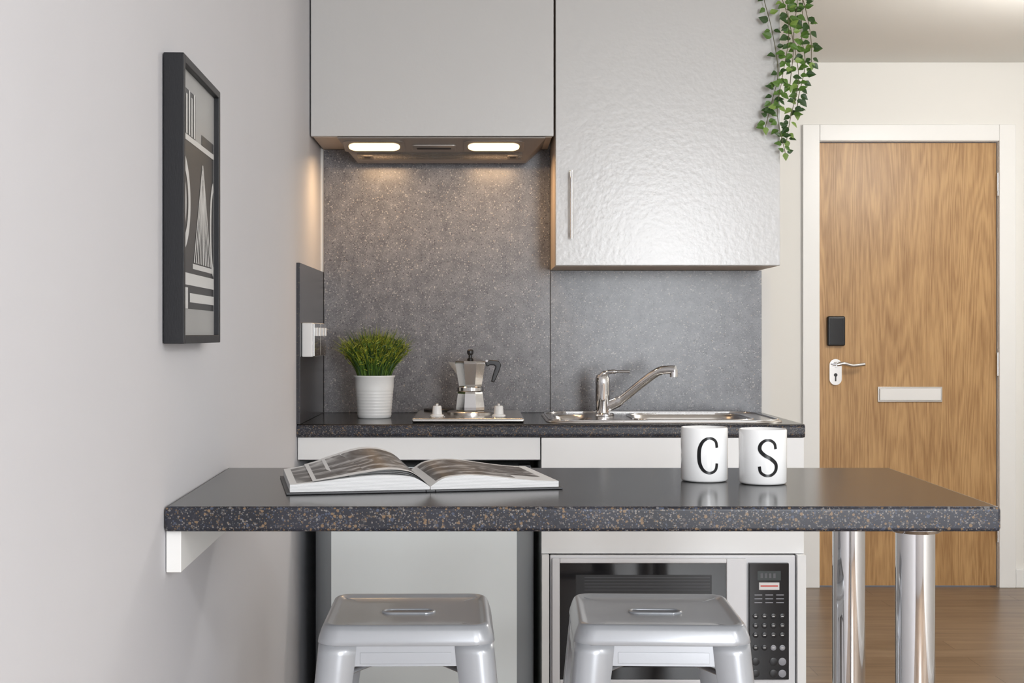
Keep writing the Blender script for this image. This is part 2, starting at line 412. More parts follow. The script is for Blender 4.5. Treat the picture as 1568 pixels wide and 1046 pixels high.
# upper cabinets
uc = "kitchen_cupboard"
box("carcass", -0.520, 0.224, 4.222, 4.4995, 1.775, 2.33, M['cabedge'], uc)
box("door_panel", -0.526, 0.2290, 4.20, 4.22, 1.776, 2.335, M['cab'], uc, bevel=0.0025)
uc2 = "kitchen_cupboard.001"
box("carcass", 0.234, 0.928, 4.222, 4.4995, 1.373, 2.33, M['cabedge'], uc2)
box("door_panel", 0.2350, 0.933, 4.20, 4.22, 1.374, 2.335, M['cab'], uc2, bevel=0.0025)
tube("handle_bar", [(0.283, 4.172, 1.456), (0.283, 4.172, 1.666)], 0.0055, M['chrome'], uc2, n=16)
for z in (1.472, 1.650):
    tube("handle_post", [(0.283, 4.1995, z), (0.283, 4.172, z)], 0.0045, M['chrome'], uc2, n=12)

# cooker hood
hp = "cooker_hood"
xa, xb = -0.445, 0.205
hb = 1.7215
V = [(xa, 4.205, 1.7745), (xb, 4.205, 1.7745), (xb, 4.205, 1.770), (xa, 4.205, 1.770),
     (xa+0.045, 4.35, hb), (xb-0.055, 4.35, hb), (xa+0.045, 4.44, hb), (xb-0.055, 4.44, hb),
     (xa, 4.47, 1.7745), (xb, 4.47, 1.7745)]
F = [(0,1,2,3), (3,2,5,4), (4,5,7,6), (6,7,9,8), (0,8,9,1), (0,3,4,6,8), (1,9,7,5,2)]
mk("hood_body", V, F, M['hood'], hp, bevel=0.002)
sl = Vector((0, 0.145, -0.0485)).normalized()
nrm = Vector((0, sl.z, -sl.y)).normalized()
def on_slope(x, t, off=0.0):   # t 0..1 along slope
    p = Vector((x, 4.205, 1.770)) + Vector((0, 0.145, -0.0485))*t + nrm*off
    return p
def slope_plate(name, x0, x1, t0, t1, th, mat, r=0.3):
    ring = rrect(0, 1, 0, 1, r)
    w = x1-x0
    rings = []
    for off, s in ((0.0004, 1.0), (th*0.7, 1.0), (th, 0.97)):
        R = []
        for u, v in ring:
            u2 = 0.5+(u-0.5)*s; v2 = 0.5+(v-0.5)*s
            R.append(on_slope(x0+w*u2, t0+(t1-t0)*v2, off))
        rings.append(R)
    return loft(name, rings, mat, hp)
slope_plate("lamp_surround_1", -0.428, -0.238, 0.10, 0.62, 0.003, M['hood'], 0.15)
slope_plate("lamp_surround_2", -0.052, 0.138, 0.10, 0.62, 0.003, M['hood'], 0.15)
for i, (a, b_) in enumerate(((-0.413, -0.252), (-0.038, 0.124))):
    ring = rrect(a, b_, 0.0, 0.048, 0.022)
    cxm, cym = (a+b_)/2, 0.024
    rings = []
    for off, s in ((0.0032, 1.0), (0.006, 0.97), (0.008, 0.85)):
        rings.append([on_slope(cxm+(u-cxm)*(1-(1-s)*0.3), 0.18+(cym+(v-cym)*s)/0.153, off) for u, v in ring])
    loft("lamp_lens_%d" % (i+1), rings, M['lens'], hp)
slope_plate("control_slider", -0.215, -0.075, 0.28, 0.55, 0.004, M['hood'], 0.1)
slope_plate("control_slot", -0.200, -0.090, 0.38, 0.45, 0.0048, M['black'], 0.1)
for i in range(6):
    slope_plate("filter_slat_%d" % i, -0.392, 0.135, 0.66+i*0.055, 0.685+i*0.055, 0.0015, M['mesh'], 0.05)
for x in (-0.360, 0.105):
    slope_plate("catch", x-0.018, x+0.018, 0.76, 0.90, 0.004, M['mesh'], 0.2)
    slope_plate("catch_slot", x-0.010, x+0.010, 0.80, 0.86, 0.0048, M['black'], 0.2)

# base unit carcass
bu = "base_cabinet"
ff_ = "fridge_fascia_rail"
box("rail", -0.528, 0.1745, 3.915, 3.935, 0.797, 0.8615, M['basew'], ff_, bevel=0.0015)
box("shadow_panel", -0.528, 0.172, 3.96, 3.97, 0.790, 0.8615, M['dark'], ff_)  # dark sheet standing in for the shade behind the rail
box("false_drawer_front", 0.1775, 0.936, 3.905, 3.925, 0.527, 0.8615, M['basew'], bu, bevel=0.0015)
box("side_panel_inner", 0.1775, 0.196, 3.926, 4.495, 0.0, 0.8615, M['basew'], bu)
box("side_panel_outer", 0.918, 0.936, 3.926, 4.495, 0.0, 0.8615, M['basew'], bu)
box("frame_stile_1", 0.1775, 0.1985, 3.88, 3.9255, 0.0, 0.526, M['basew'], bu, bevel=0.001)
box("frame_stile_2", 0.911, 0.936, 3.88, 3.9255, 0.0, 0.526, M['basew'], bu, bevel=0.001)
box("shelf", 0.1985, 0.911, 3.90, 4.45, 0.09, 0.118, M['basew'], bu)
box("plinth", 0.1985, 0.911, 3.93, 3.95, 0.0, 0.0895, M['basew'], bu)
box("back_panel", 0.197, 0.917, 4.46, 4.47, 0.12, 0.52, M['basew'], bu)

# fridge
fp = "refrigerator"
fr = []
for (x0, x1, y0, y1, z) in ((-0.470, 0.150, 3.955, 4.45, 0.02), (-0.470, 0.150, 3.955, 4.45, 0.772)):
    fr.append([(x, y, z) for x, y in rrect(x0, x1, y0, y1, 0.01)])
loft("body", fr, M['fridge'], fp)
def fridge_door(z0, z1, name):
    rings = []
    for z, s in ((z0, 0.006), (z0+0.006, 0), (z1-0.006, 0), (z1, 0.006)):
        pts = []
        x0, x1 = -0.478+s, 0.156-s
        y0 = 3.890+s
        for i in range(13):
            a = PI + (PI/2)*i/12; pts.append((x0+0.050+0.050*math.cos(a), y0+0.05+0.05*math.sin(a), z))
        for i in range(13):
            a = -PI/2 + (PI/2)*i/12; pts.append((x1-0.050+0.050*math.cos(a), y0+0.05+0.05*math.sin(a), z))
        pts += [(x1, 3.953, z), (x0, 3.953, z)]
        rings.append(pts)
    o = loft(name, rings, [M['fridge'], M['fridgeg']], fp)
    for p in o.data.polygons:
        if abs(p.normal.z) < 0.5 and abs(p.normal.x) > 0.02: p.material_index = 1  # curved edges get the painted dark reflection
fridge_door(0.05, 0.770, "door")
box("top_hinge", 0.112, 0.146, 3.915, 3.96, 0.7725, 0.782, M['black'], fp, bevel=0.002)
for x in (-0.42, 0.10):
    for y in (4.0, 4.4):
        lathe("foot", [(0.018, 0), (0.018, 0.0195)], (x, y, 0), M['black'], fp, n=16)

# microwave
mp_ = "microwave_oven"
MY = 3.880
box("casing", 0.204, 0.906, MY+0.032, 4.36, 0.130, 0.520, M['micw'], mp_, bevel=0.003)
box("front_bezel", 0.2015, 0.9085, MY+0.012, MY+0.0315, 0.128, 0.524, M['micw'], mp_, bevel=0.004)
boxes("door_frame", [(0.207, 0.2287, MY-0.006, MY+0.0115, 0.134, 0.517), (0.7067, 0.764, MY-0.006, MY+0.0115, 0.134, 0.517),
     (0.2287, 0.7067, MY-0.006, MY+0.0115, 0.504, 0.517), (0.2287, 0.7067, MY-0.006, MY+0.0115, 0.134, 0.170)], M['micw'], mp_, bevel=0.003)
box("door_glass", 0.2290, 0.7064, MY+0.0, MY+0.0115, 0.1703, 0.5037, M['blackglass'], mp_)
box("window_screen", 0.275, 0.665, MY-0.0012, MY-0.0002, 0.205, 0.470, M['black'], mp_)
boxes("window_vents", [(0.30, 0.66, MY-0.0022, MY-0.0014, 0.462-i*0.009, 0.4635-i*0.009) for i in range(5)], M['vent'], mp_)
box("control_panel", 0.772, 0.886, MY-0.004, MY+0.0115, 0.170, 0.504, M['blackglass'], mp_, bevel=0.002)
box("display", 0.795, 0.862, MY-0.0052, MY-0.0042, 0.455, 0.482, M['ledgreen'], mp_)
boxes("display_digits", [(0.804+i*0.012, 0.811+i*0.012, MY-0.0060, MY-0.0053, 0.462, 0.475) for i in range(4)], M['vent'], mp_)
box("warning_label", 0.800, 0.858, MY-0.0052, MY-0.0042, 0.428, 0.449, M['label'], mp_)
box("warning_label_print", 0.804, 0.854, MY-0.0058, MY-0.0053, 0.437, 0.441, M['red'], mp_)
bl = []
for r in range(3):
    for c in range(3):
        bl.append((0.787+c*0.031, 0.809+c*0.031, MY-0.0050, MY-0.0042, 0.412-r*0.011, 0.4145-r*0.011))
boxes("panel_text", bl, M['grey'], mp_)
for r, z in enumerate((0.352, 0.325, 0.298, 0.262, 0.222, 0.188)):
    for c in range(4):
        if r >= 4 and c in (1,): continue
        rad = 0.008 if r < 4 else 0.011
        lathe("button", [(rad, 0), (rad, -0.0015), (rad*0.8, -0.002)], (0.790+c*0.0255, MY-0.0042, z),
              M['grey'] if (r >= 4 and c == 3) or (r == 3 and c in (2,3)) else M['black'], mp_, n=20, axis='Y')
bl = []
for r, z in enumerate((0.352, 0.325, 0.298, 0.262)):
    for c in range(4):
        x = 0.790+c*0.0255
        bl.append((x-0.0035, x+0.0035, MY-0.0070, MY-0.0063, z-0.0012, z+0.0012))
boxes("button_print", bl, M['label'], mp_)
boxes("brand_print", [(0.43+i*0.013, 0.438+i*0.013, MY-0.0068, MY-0.0061, 0.150, 0.158) for i in range(4)], M['grey'], mp_)
for x in (0.26, 0.85):
    for y in (3.96, 4.3):
        lathe("foot", [(0.012, 0), (0.012, 0.0115)], (x, y, 0.1182), M['black'], mp_, n=12)

# hob
hb_ = "electric_hob"
box("hob_plate", -0.200, 0.130, 3.965, 4.40, 0.9005, 0.914, M['steel'], hb_, bevel=0.005)
for y, r in ((4.19, 0.072), (4.33, 0.05)):
    lathe("hotplate", [(r, 0), (r, 0.006), (r-0.004, 0.009), (0.02, 0.009), (0.018, 0.0075)], (-0.030 if y < 4.25 else -0.13, y, 0.9142), M['black'] if y > 4.25 else M['steel'], hb_)
for x in (-0.128, 0.056):
    lathe("control_knob", [(0.020, 0), (0.020, 0.006), (0.0145, 0.008), (0.013, 0.030), (0.0115, 0.033)], (x, 4.035, 0.9142), M['plastw'], hb_, n=32)
    box("knob_grip", x-0.0035, x+0.0035, 4.020, 4.050, 0.9475, 0.953, M['plastw'], hb_, bevel=0.0015)
    lathe("knob_collar", [(0.026, 0), (0.0245, 0.0015)], (x, 4.035, 0.9141), M['chrome'], hb_)

# sink
sk = "kitchen_sink"
def sink():
    bm = bmesh.new()
    zt = 0.905
    outer = rrect(0.200, 0.896, 3.955, 4.425, 0.085, 10)
    b1 = rrect(0.470, 0.815, 4.02, 4.325, 0.07, 8)
    b2 = rrect(0.228, 0.340, 4.06, 4.31, 0.05, 8)
    def loop(pts, z): 
        vs = [bm.verts.new((x, y, z)) for x, y in pts]
        es = [bm.edges.new((vs[i], vs[(i+1) % len(vs)])) for i in range(len(vs))]
        return vs, es
    vo, eo = loop(outer, zt); v1, e1 = loop(b1, zt-0.001); v2, e2 = loop(b2, zt-0.001)
    bmesh.ops.triangle_fill(bm, use_beauty=True, edges=eo+e1+e2)
    def skirt(vs, pts, c, steps, cap=True):
        prev = vs
        for s, z in steps:
            nv = [bm.verts.new((c[0]+(x-c[0])*s, c[1]+(y-c[1])*s, z)) for x, y in pts]
            for i in range(len(pts)):
                k = (i+1) % len(pts); bm.faces.new((prev[i], prev[k], nv[k], nv[i]))
            prev = nv
        if cap: bm.faces.new(prev)
    skirt(vo, outer, (0.548, 4.19), [(1.006, 0.904), (1.01, 0.9008)], False)
    skirt(v1, b1, (0.6425, 4.1725), [(0.985, 0.900), (0.96, 0.89), (0.90, 0.78), (0.80, 0.755)])
    skirt(v2, b2, (0.284, 4.185), [(0.97, 0.900), (0.93, 0.89), (0.86, 0.82), (0.7, 0.805)])
    bmesh.ops.recalc_face_normals(bm, faces=bm.faces)
    me = bpy.data.meshes.new("basin"); bm.to_mesh(me); bm.free()
    me.materials.append(M['steel'])
    for p in me.polygons: p.use_smooth = True
    me.set_sharp_from_angle(angle=math.radians(35))
    o = bpy.data.objects.new("basin", me); sc.collection.objects.link(o); o["par"] = sk; OBJS.append(o)
sink()
lp = [(x, y, 0.9065) for x, y in rrect(0.207, 0.889, 3.962, 4.418, 0.08, 10)]
tube("raised_rim", lp+[lp[0]], 0.003, M['chrome'], sk, n=8)
lp = [(x, y, 0.9055) for x, y in rrect(0.462, 0.823, 4.012, 4.333, 0.075, 8)]
tube("bowl_rim", lp+[lp[0]], 0.003, M['chrome'], sk, n=8)
lathe("drain", [(0.04, 0), (0.035, 0.003), (0.01, 0.001)], (0.64, 4.17, 0.7552), M['chrome'], sk)

# tap
tp = "mixer_tap"; tx, ty = 0.390, 4.235
lathe("base_ring", [(0.030, 0), (0.030, 0.006), (0.026, 0.010)], (tx, ty, 0.9052), M['chrome'], tp)
lathe("body", [(0.022, 0), (0.022, 0.035), (0.0235, 0.045), (0.0225, 0.085), (0.0235, 0.090), (0.0225, 0.108), (0.018, 0.118), (0.008, 0.123)], (tx-0.006, ty, 0.9154), M['chrome'], tp)
tube("lever", catmull([(tx-0.015, ty, 1.022), (tx+0.005, ty-0.01, 1.040), (tx+0.035, ty-0.02, 1.044), (tx+0.076, ty-0.03, 1.044)]),
     [0.017]*8+[0.012]*8+[0.0075]*9, M['chrome'], tp, flat=0.6)
tube("spout", catmull([(tx+0.008, ty, 0.932), (tx+0.05, ty-0.02, 0.957), (tx+0.11, ty-0.06, 1.010), (tx+0.155, ty-0.09, 1.045), (tx+0.185, ty-0.11, 1.052), (tx+0.205, ty-0.12, 1.052)]),
     [0.017]*8+[0.0135]*33, M['chrome'], tp, n=18)
lathe("aerator", [(0.012, 0), (0.012, -0.022), (0.010, -0.023)], (tx+0.200, ty-0.118, 1.053), M['chrome'], tp, n=24)

# switch unit on the side panel
so = "electrical_socket"
box("back_box", -0.5187, -0.486, 3.93, 4.235, 1.094, 1.194, M['plastw'], so, bevel=0.004)
for i, (a, b_) in enumerate(((3.932, 4.078), (4.084, 4.233))):
    box("chrome_plate_%d" % i, -0.4858, -0.481, a, b_, 1.096, 1.192, M['chrome'], so, bevel=0.002)
    box("socket_rocker_%d" % i, -0.4808, -0.476, a+0.03, a+0.045, 1.155, 1.18, M['plastw'], so, bevel=0.001)
    box("socket_rocker_b%d" % i, -0.4808, -0.476, a+0.10, a+0.115, 1.155, 1.18, M['plastw'], so, bevel=0.001)

# ------------------------------------------------------------------ moka pot
mk_ = "moka_pot"; mx_, my_, mz_ = -0.030, 4.19, 0.9234
r8 = PI/8
lathe("boiler", [(0.045, 0), (0.047, 0.004), (0.047, 0.012), (0.0415, 0.054), (0.0395, 0.060)], (mx_, my_, mz_), M['alu'], mk_, n=8, smooth=False, rot=r8)
lathe("collar", [(0.040, 0.0602), (0.042, 0.063), (0.042, 0.073), (0.039, 0.076)], (mx_, my_, mz_), M['alu'], mk_, n=32)
lathe("jug", [(0.037, 0.0762), (0.0385, 0.082), (0.0500, 0.146), (0.0505, 0.150)], (mx_, my_, mz_), M['alu'], mk_, n=8, smooth=False, rot=r8)
lathe("lid", [(0.0505, 0.1502), (0.049, 0.154), (0.018, 0.163), (0.010, 0.165)], (mx_, my_, mz_), M['alu'], mk_, n=8, smooth=False, rot=r8)
lathe("lid_knob", [(0.006, 0.1652), (0.0055, 0.172), (0.010, 0.178), (0.010, 0.186), (0.007, 0.190)], (mx_, my_, mz_), M['black'], mk_, n=16)
V = [(mx_-0.047, my_-0.02, mz_+0.150), (mx_-0.047, my_+0.02, mz_+0.150), (mx_-0.069, my_, mz_+0.152),
     (mx_-0.041, my_-0.012, mz_+0.112), (mx_-0.041, my_+0.012, mz_+0.112), (mx_-0.060, my_, mz_+0.138)]
mk("spout", V, [(0,1,2), (0,2,5,3), (1,4,5,2), (3,5,4), (0,3,4,1)], M['alu'], mk_)
hp_ = [(mx_+0.045, mz_+0.150), (mx_+0.060, mz_+0.158), (mx_+0.088, mz_+0.155), (mx_+0.096, mz_+0.143), (mx_+0.088, mz_+0.118), (mx_+0.074, mz_+0.088),
       (mx_+0.064, mz_+0.090), (mx_+0.072, mz_+0.120), (mx_+0.078, mz_+0.136), (mx_+0.074, mz_+0.141), (mx_+0.060, mz_+0.141), (mx_+0.051, mz_+0.136)]
prism("handle", hp_, 'Y', my_-0.009, my_+0.009, M['black'], mk_, bevel=0.003)
lathe("hinge_pin", [(0.004, -0.012), (0.004, 0.012)], (mx_+0.051, my_, mz_+0.155), M['alu'], mk_, n=12, axis='Y')

# ------------------------------------------------------------------ potted grass
pp = "potted_grass_plant"; px, py, pz = -0.330, 4.22, 0.9004
prof = [(0.050, 0.0), (0.052, 0.002)]
for i in range(9):
    h = 0.006 + i*0.0095; r = 0.052+0.010*(h/0.13)
    prof += [(r, h), (r+0.0012, h+0.003), (r+0.0012, h+0.006)]
prof += [(0.0605, 0.096), (0.0615, 0.124), (0.0650, 0.127), (0.0650, 0.132), (0.0615, 0.132), (0.059, 0.120)]
lathe("pot", prof, (px, py, pz), M['potw'], pp, n=64, close=True, angle=60)
lathe("soil", [(0.0585, 0.121), (0.03, 0.126)], (px, py, pz), M['soil'], pp, n=32)
V, F, I = [], [], []
for i in range(1000):
    a = random.uniform(0, 2*PI); r0 = 0.050*math.sqrt(random.random())
    lean = (r0/0.05)*1.15 + random.uniform(-0.15, 0.45); lean = max(0.0, lean)
    ln = random.uniform(0.10, 0.178)*(1.0-0.10*lean)
    b0 = Vector((px+r0*math.cos(a), py+r0*math.sin(a), pz+0.124))
    a2 = a+random.uniform(-0.5, 0.5); out = Vector((math.cos(a2), math.sin(a2), 0))
    side = Vector((-math.sin(a2), math.cos(a2), 0)); sa = random.uniform(0, PI)
    side = (side*math.cos(sa)+out*math.sin(sa)).normalized()
    w = random.uniform(0.0012, 0.0026); n0 = len(V)
    mi_ = random.choices([0, 1, 2], [5, 3, 3])[0]
    p = b0.copy(); segs = 4
    for s in range(segs+1):
        t = s/segs; ang = lean*0.75*(0.35+0.9*t)
        ww = w*(1-t**2)+0.0002
        V.append(p-side*ww); V.append(p+side*ww)
        p = p + (Vector((0,0,1))*math.cos(ang)+out*math.sin(ang))*(ln/segs)
    for s in range(segs):
        F.append((n0+2*s, n0+2*s+1, n0+2*s+3, n0+2*s+2))
        I.append(1 if (s >= 2 and mi_ != 2 and random.random() < .7) else (mi_ if mi_ != 1 else 0))
    for s in range(4):
        t = random.uniform(0.45, 0.98)
        ii = int(t*segs); q = (V[n0+2*ii]+V[n0+2*ii+1])/2
        d = (Vector((random.uniform(-1,1), random.uniform(-1,1), random.uniform(0.1,1.2)))).normalized()
        e = q + d*random.uniform(0.010, 0.022); sd = d.cross(Vector((0.3,0.9,0.1))).normalized()*0.0014
        k = len(V); V += [q, (q+e)/2+sd, e, (q+e)/2-sd]; F.append((k, k+1, k+2, k+3)); I.append(random.choice([0, 1, 1, 2]))
for q in V:
    if q[1] > 4.484: q[1] = 4.484
mk("grass_blades", V, F, [M['g1'], M['g2'], M['g3']], pp, midx=I)

# ------------------------------------------------------------------ breakfast bar
bb = "breakfast_bar"
B0, B1 = 2.04, 2.64
v = [(wx(B0)+.001, B0, WT0), (0.787, B0, WT0), (0.800, B1, WT0), (wx(B1)+.001, B1, WT0),
     (wx(B0)+.001, B0, WT1), (0.787, B0, WT1), (0.800, B1, WT1), (wx(B1)+.001, B1, WT1)]
f = boxvf(0,1,0,1,0,1)[1]
o = mk("bar_top", v, f, [M['top'], M['edge']], bb, midx=[1, 0, 1, 1, 1, 1])
bv = o.modifiers.new("bevel", 'BEVEL'); bv.width = 0.006; bv.segments = 4; bv.limit_method = 'ANGLE'; bv.material = 1
for p in o.data.polygons: p.use_smooth = True
o.modifiers.new("wn", 'WEIGHTED_NORMAL').keep_sharp = False
v = [(wx(2.05)+.001, 2.055, 0.798), (wx(2.05)+.024, 2.055, 0.798), (wx(2.62)+.024, 2.62, 0.798), (wx(2.62)+.001, 2.62, 0.798)]
v += [(a, b_, 0.8618) for a, b_, c in v]
mk("wall_batten", v, f, M['trim'], bb, bevel=0.0015)
for i, (x, y) in enumerate(((0.684, 2.125), (0.694, 2.545))):
    lathe("leg_%d" % (i+1), [(0.0300, 0.012), (0.0300, 0.8500)], (x, y, 0), M['chrome'], bb, n=64)
    lathe("leg_flange_%d" % (i+1), [(0.036, 0.8502), (0.044, 0.8560), (0.044, 0.8618)], (x, y, 0), M['chrome'], bb, n=48)
    lathe("leg_foot_%d" % (i+1), [(0.040, 0.0), (0.040, 0.008), (0.032, 0.0118)], (x, y, 0), M['chrome'], bb, n=48)

# ------------------------------------------------------------------ stools
def stool(name, cx, cy, rotdeg):
    H = 0.660; ca, sa = math.cos(math.radians(rotdeg)), math.sin(math.radians(rotdeg))
    def T(x, y, z): return (cx+x*ca-y*sa, cy+x*sa+y*ca, z)
    def ring(h, r, z): return [T(x, y, z) for x, y in rrect(-h, h, -h, h, r, 8)]
    rings = [ring(0.132, 0.022, H-0.026), ring(0.1525, 0.036, H-0.034), ring(0.1535, 0.036, H-0.032), ring(0.1520, 0.035, H-0.024), ring(0.1475, 0.033, H-0.010), ring(0.1440, 0.031, H-0.003),
             ring(0.1400, 0.029, H), ring(0.1355, 0.027, H-0.0005), ring(0.1310, 0.024, H-0.0045), ring(0.125, 0.020, H-0.0060), ring(0.080, 0.014, H-0.0068), ring(0.045, 0.010, H-0.0070)]
    loft("seat", rings, M['stool'], name, angle=80)
    lp = [T(x, y, H-0.0060) for x, y in rrect(-0.046, 0.046, -0.017, 0.017, 0.0165, 8)]
    tube("grip_rim", lp+[lp[0]], 0.0032, M['stool'], name, n=8)
    sl_ = [[T(x, y, H-0.0066) for x, y in rrect(-0.043, 0.043, -0.014, 0.014, 0.0135, 8)],
           [T(x, y, H-0.0058) for x, y in rrect(-0.043, 0.043, -0.014, 0.014, 0.0135, 8)]]
    loft("grip_slot", sl_, M['stoold'], name)
    for sx in (-1, 1):
        for sy in (-1, 1):
            tube("corner_crease", [T(sx*0.095, sy*0.095, H-0.0074), T(sx*0.12, sy*0.12, H-0.0064), T(sx*0.130, sy*0.130, H-0.0038)], [0.001, 0.002, 0.002], M['stool'], name, n=8)
    # legs: folded sheet corners, continuous with the skirt
    for sx in (-1, 1):
        for sy in (-1, 1):
            rows = []
            for z in (H-0.033, H-0.050, H-0.066, H-0.080, 0.45, 0.25, 0.012):
                k = (H-0.033-z)
                h = 0.1500+k*0.095
                w = 0.066-0.028*max(0, k-0.033)/0.60
                r = 0.026
                row = [(h-w, h)]
                for i in range(7):
                    a = PI/2 - (PI/2)*i/6
                    row.append((h-r+r*math.cos(a), h-r+r*math.sin(a)))
                row.append((h, h-w))
                rows.append([T(sx*a, sy*b_, z) for a, b_ in row])
            n = len(rows[0]); V = [p for r_ in rows for p in r_]; F = []
            for j in range(len(rows)-1):
                for i in range(n-1):
                    F.append((j*n+i, j*n+i+1, (j+1)*n+i+1, (j+1)*n+i))
            mk("leg", V, F, M['stool'], name, smooth=True, solid=0.003, angle=60)
            hf = 0.150+(H-0.052)*0.095-0.012
            lathe("foot_pad", [(0.014, 0), (0.014, 0.012)], T(sx*hf, sy*hf, 0), M['black'], name, n=16)
    def side_box(nm, u0, u1, d0, d1, z0, z1, mat, bevel=0.0, dk=0.0):
        for s in range(4):
            a = s*PI/2
            def R(x, y, z):
                return T(x*math.cos(a)-y*math.sin(a), x*math.sin(a)+y*math.cos(a), z)
            v, ff = boxvf(u0, u1, -d1, -d0, z0, z1)
            v = [(p[0], p[1]-(dk if p[2] == z0 else 0), p[2]) for p in v]
            mk(nm, [R(*p) for p in v], ff, mat, name, bevel=bevel)
    side_box("apron", -0.088, 0.088, 0.1475, 0.1503, H-0.068, H-0.033, M['stool'], 0, 0.0033)
    side_box("apron_pressing", -0.078, 0.078, 0.1508, 0.1522, H-0.064, H-0.045, M['stool'], 0.0006, 0.002)
    side_box("foot_rail", -0.165, 0.165, 0.183, 0.187, 0.235, 0.262, M['stool'], 0.001)
    for s in (-1, 1):
        pts = catmull([T(-0.140, -0.140*s, H-0.100), T(-0.07, -0.07*s, H-0.086), T(0, 0, H-0.078-(0.006 if s > 0 else 0)), T(0.07, 0.07*s, H-0.086), T(0.140, 0.140*s, H-0.100)], 6)
        tube("cross_brace", pts, 0.009, M['stool'], name, n=10, flat=0.4)
stool("bar_stool", -0.130, 2.468, 1.0)
stool("bar_stool.001", 0.320, 2.468, -2.0)

# ------------------------------------------------------------------ mugs
def mug(name, cx, cy, letter):
    R, Hm, z0 = 0.0413, 0.095, 0.9004
    prof = [(0.036, 0.0), (0.0395, 0.001), (R, 0.004), (R, Hm-0.002), (R-0.0012, Hm), (R-0.0030, Hm-0.0015), (R-0.0038, 0.010), (R-0.008, 0.006), (0.005, 0.005)]
    lathe("cup", prof, (cx, cy, z0), M['ceramic'], name, n=72, angle=60)
    tube("handle", catmull([(cx+0.006, cy+R-0.001, z0+0.074), (cx+0.008, cy+R+0.018, z0+0.076), (cx+0.010, cy+R+0.028, z0+0.048), (cx+0.008, cy+R+0.018, z0+0.022), (cx+0.006, cy+R-0.001, z0+0.022)]), 0.0052, M['ceramic'], name)
    if letter == 'C':
        path = [(0.86, 0.72, 1.25), (0.82, 0.88, 1.2), (0.68, 0.97, 1.15), (0.48, 0.985, 1.15), (0.28, 0.90, 1.3), (0.15, 0.72, 1.5), (0.12, 0.5, 1.55), (0.15, 0.28, 1.5), (0.28, 0.10, 1.3), (0.48, 0.015, 1.15), (0.68, 0.03, 1.15), (0.82, 0.12, 1.2), (0.86, 0.28, 1.25)]
    else:
        path = [(0.82, 0.74, 1.25), (0.77, 0.89, 1.2), (0.60, 0.98, 1.15), (0.38, 0.975, 1.15), (0.21, 0.87, 1.35), (0.18, 0.72, 1.5), (0.33, 0.59, 1.55), (0.64, 0.46, 1.55), (0.83, 0.32, 1.5), (0.82, 0.15, 1.35), (0.64, 0.025, 1.15), (0.40, 0.01, 1.15), (0.21, 0.10, 1.2), (0.16, 0.26, 1.25)]
    Wl, Hl = 0.043, 0.062
    pts = catmull([(u*Wl-Wl*0.49, v*Hl+0.0165, w) for u, v, w in path], 8)
    V, F = [], []
    hw = 0.0021
    for i, p in enumerate(pts):
        d = pts[min(i+1, len(pts)-1)]-pts[max(0, i-1)]; d = Vector((d.x, d.y)).normalized(); nn = Vector((-d.y, d.x))
        for sg in (-1, 1):
            u = p.x+nn.x*hw*p.z*sg; vv = p.y+nn.y*hw*p.z*sg
            a = u/R
            V.append((cx+(R+0.0004)*math.sin(a), cy-(R+0.0004)*math.cos(a), z0+vv))
    for i in range(len(pts)-1): F.append((2*i, 2*i+1, 2*i+3, 2*i+2))
    mk("printed_letter", V, F, M['ink'], name)
mug("coffee_mug", 0.399, 2.405, 'C')
mug("coffee_mug.001", 0.494, 2.362, 'S')

# ------------------------------------------------------------------ open book
bk = "open_book"
th = math.radians(10.5); ox, oy, oz = -0.313, 2.185, 0.9004
U = Vector((math.cos(th), math.sin(th), 0)); W_ = Vector((-math.sin(th), math.cos(th), 0))
def BP(u, v, z): return Vector((ox, oy, oz)) + U*u + W_*v + Vector((0, 0, z))
BW, BD, SP = 0.460, 0.275, 0.236
def hleft(t, v):
    A = 0.010 + 0.015*v
    return 0.0125 + A*math.sin(PI*min(1, t**1.5))**1.0*(1) + 0.004*t - (0.012*max(0, (t-0.86)/0.14)**1.5)
def hright(t, v):
    A = 0.010+0.004*v
    return 0.0095 + 0.004*(1-t) + A*math.sin(PI*min(1, (1-t)**1.9)) - 0.009*max(0, (0.12-t)/0.12)**1.5
def block(name, u0, u1, hf):
    nu, nv = 40, 16
    V, F, I = [], [], []
    m = 0.006
    for j in range(nv+1):
        for i in range(nu+1):
            V.append(BP(u0+(u1-u0)*i/nu, m+(BD-2*m)*j/nv, 0.0035+hf(i/nu, j/nv)))
    base = len(V)
    for j in range(nv+1):
        for i in range(nu+1):
            V.append(BP(u0+(u1-u0)*i/nu, m+(BD-2*m)*j/nv, 0.0035))
    st = nu+1
    for j in range(nv):
        for i in range(nu):
            F.append((j*st+i, j*st+i+1, (j+1)*st+i+1, (j+1)*st+i))
            ph = (1 <= j < nv-1) and (2 <= i < nu-3)
            if name == "pages_right": ph = ph and not (i > 26 and j < 4)
            I.append(1 if ph else 0)
            F.append((base+j*st+i, base+(j+1)*st+i, base+(j+1)*st+i+1, base+j*st+i+1)); I.append(0)
    for i in range(nu):
        F.append((i, base+i, base+i+1, i+1)); I.append(2)
        k = nv*st; F.append((k+i, k+i+1, base+k+i+1, base+k+i)); I.append(2)
    for j in range(nv):
        F.append((j*st, (j+1)*st, base+(j+1)*st, base+j*st)); I.append(2)
        F.append((j*st+nu, base+j*st+nu, base+(j+1)*st+nu, (j+1)*st+nu)); I.append(2)
    mk(name, V, F, [M['paper'], M['photo'], M['pedge']], bk, smooth=True, midx=I, angle=40)
block("pages_left", 0.006, SP-0.0005, hleft)
block("pages_right", SP+0.0005, BW-0.006, hright)
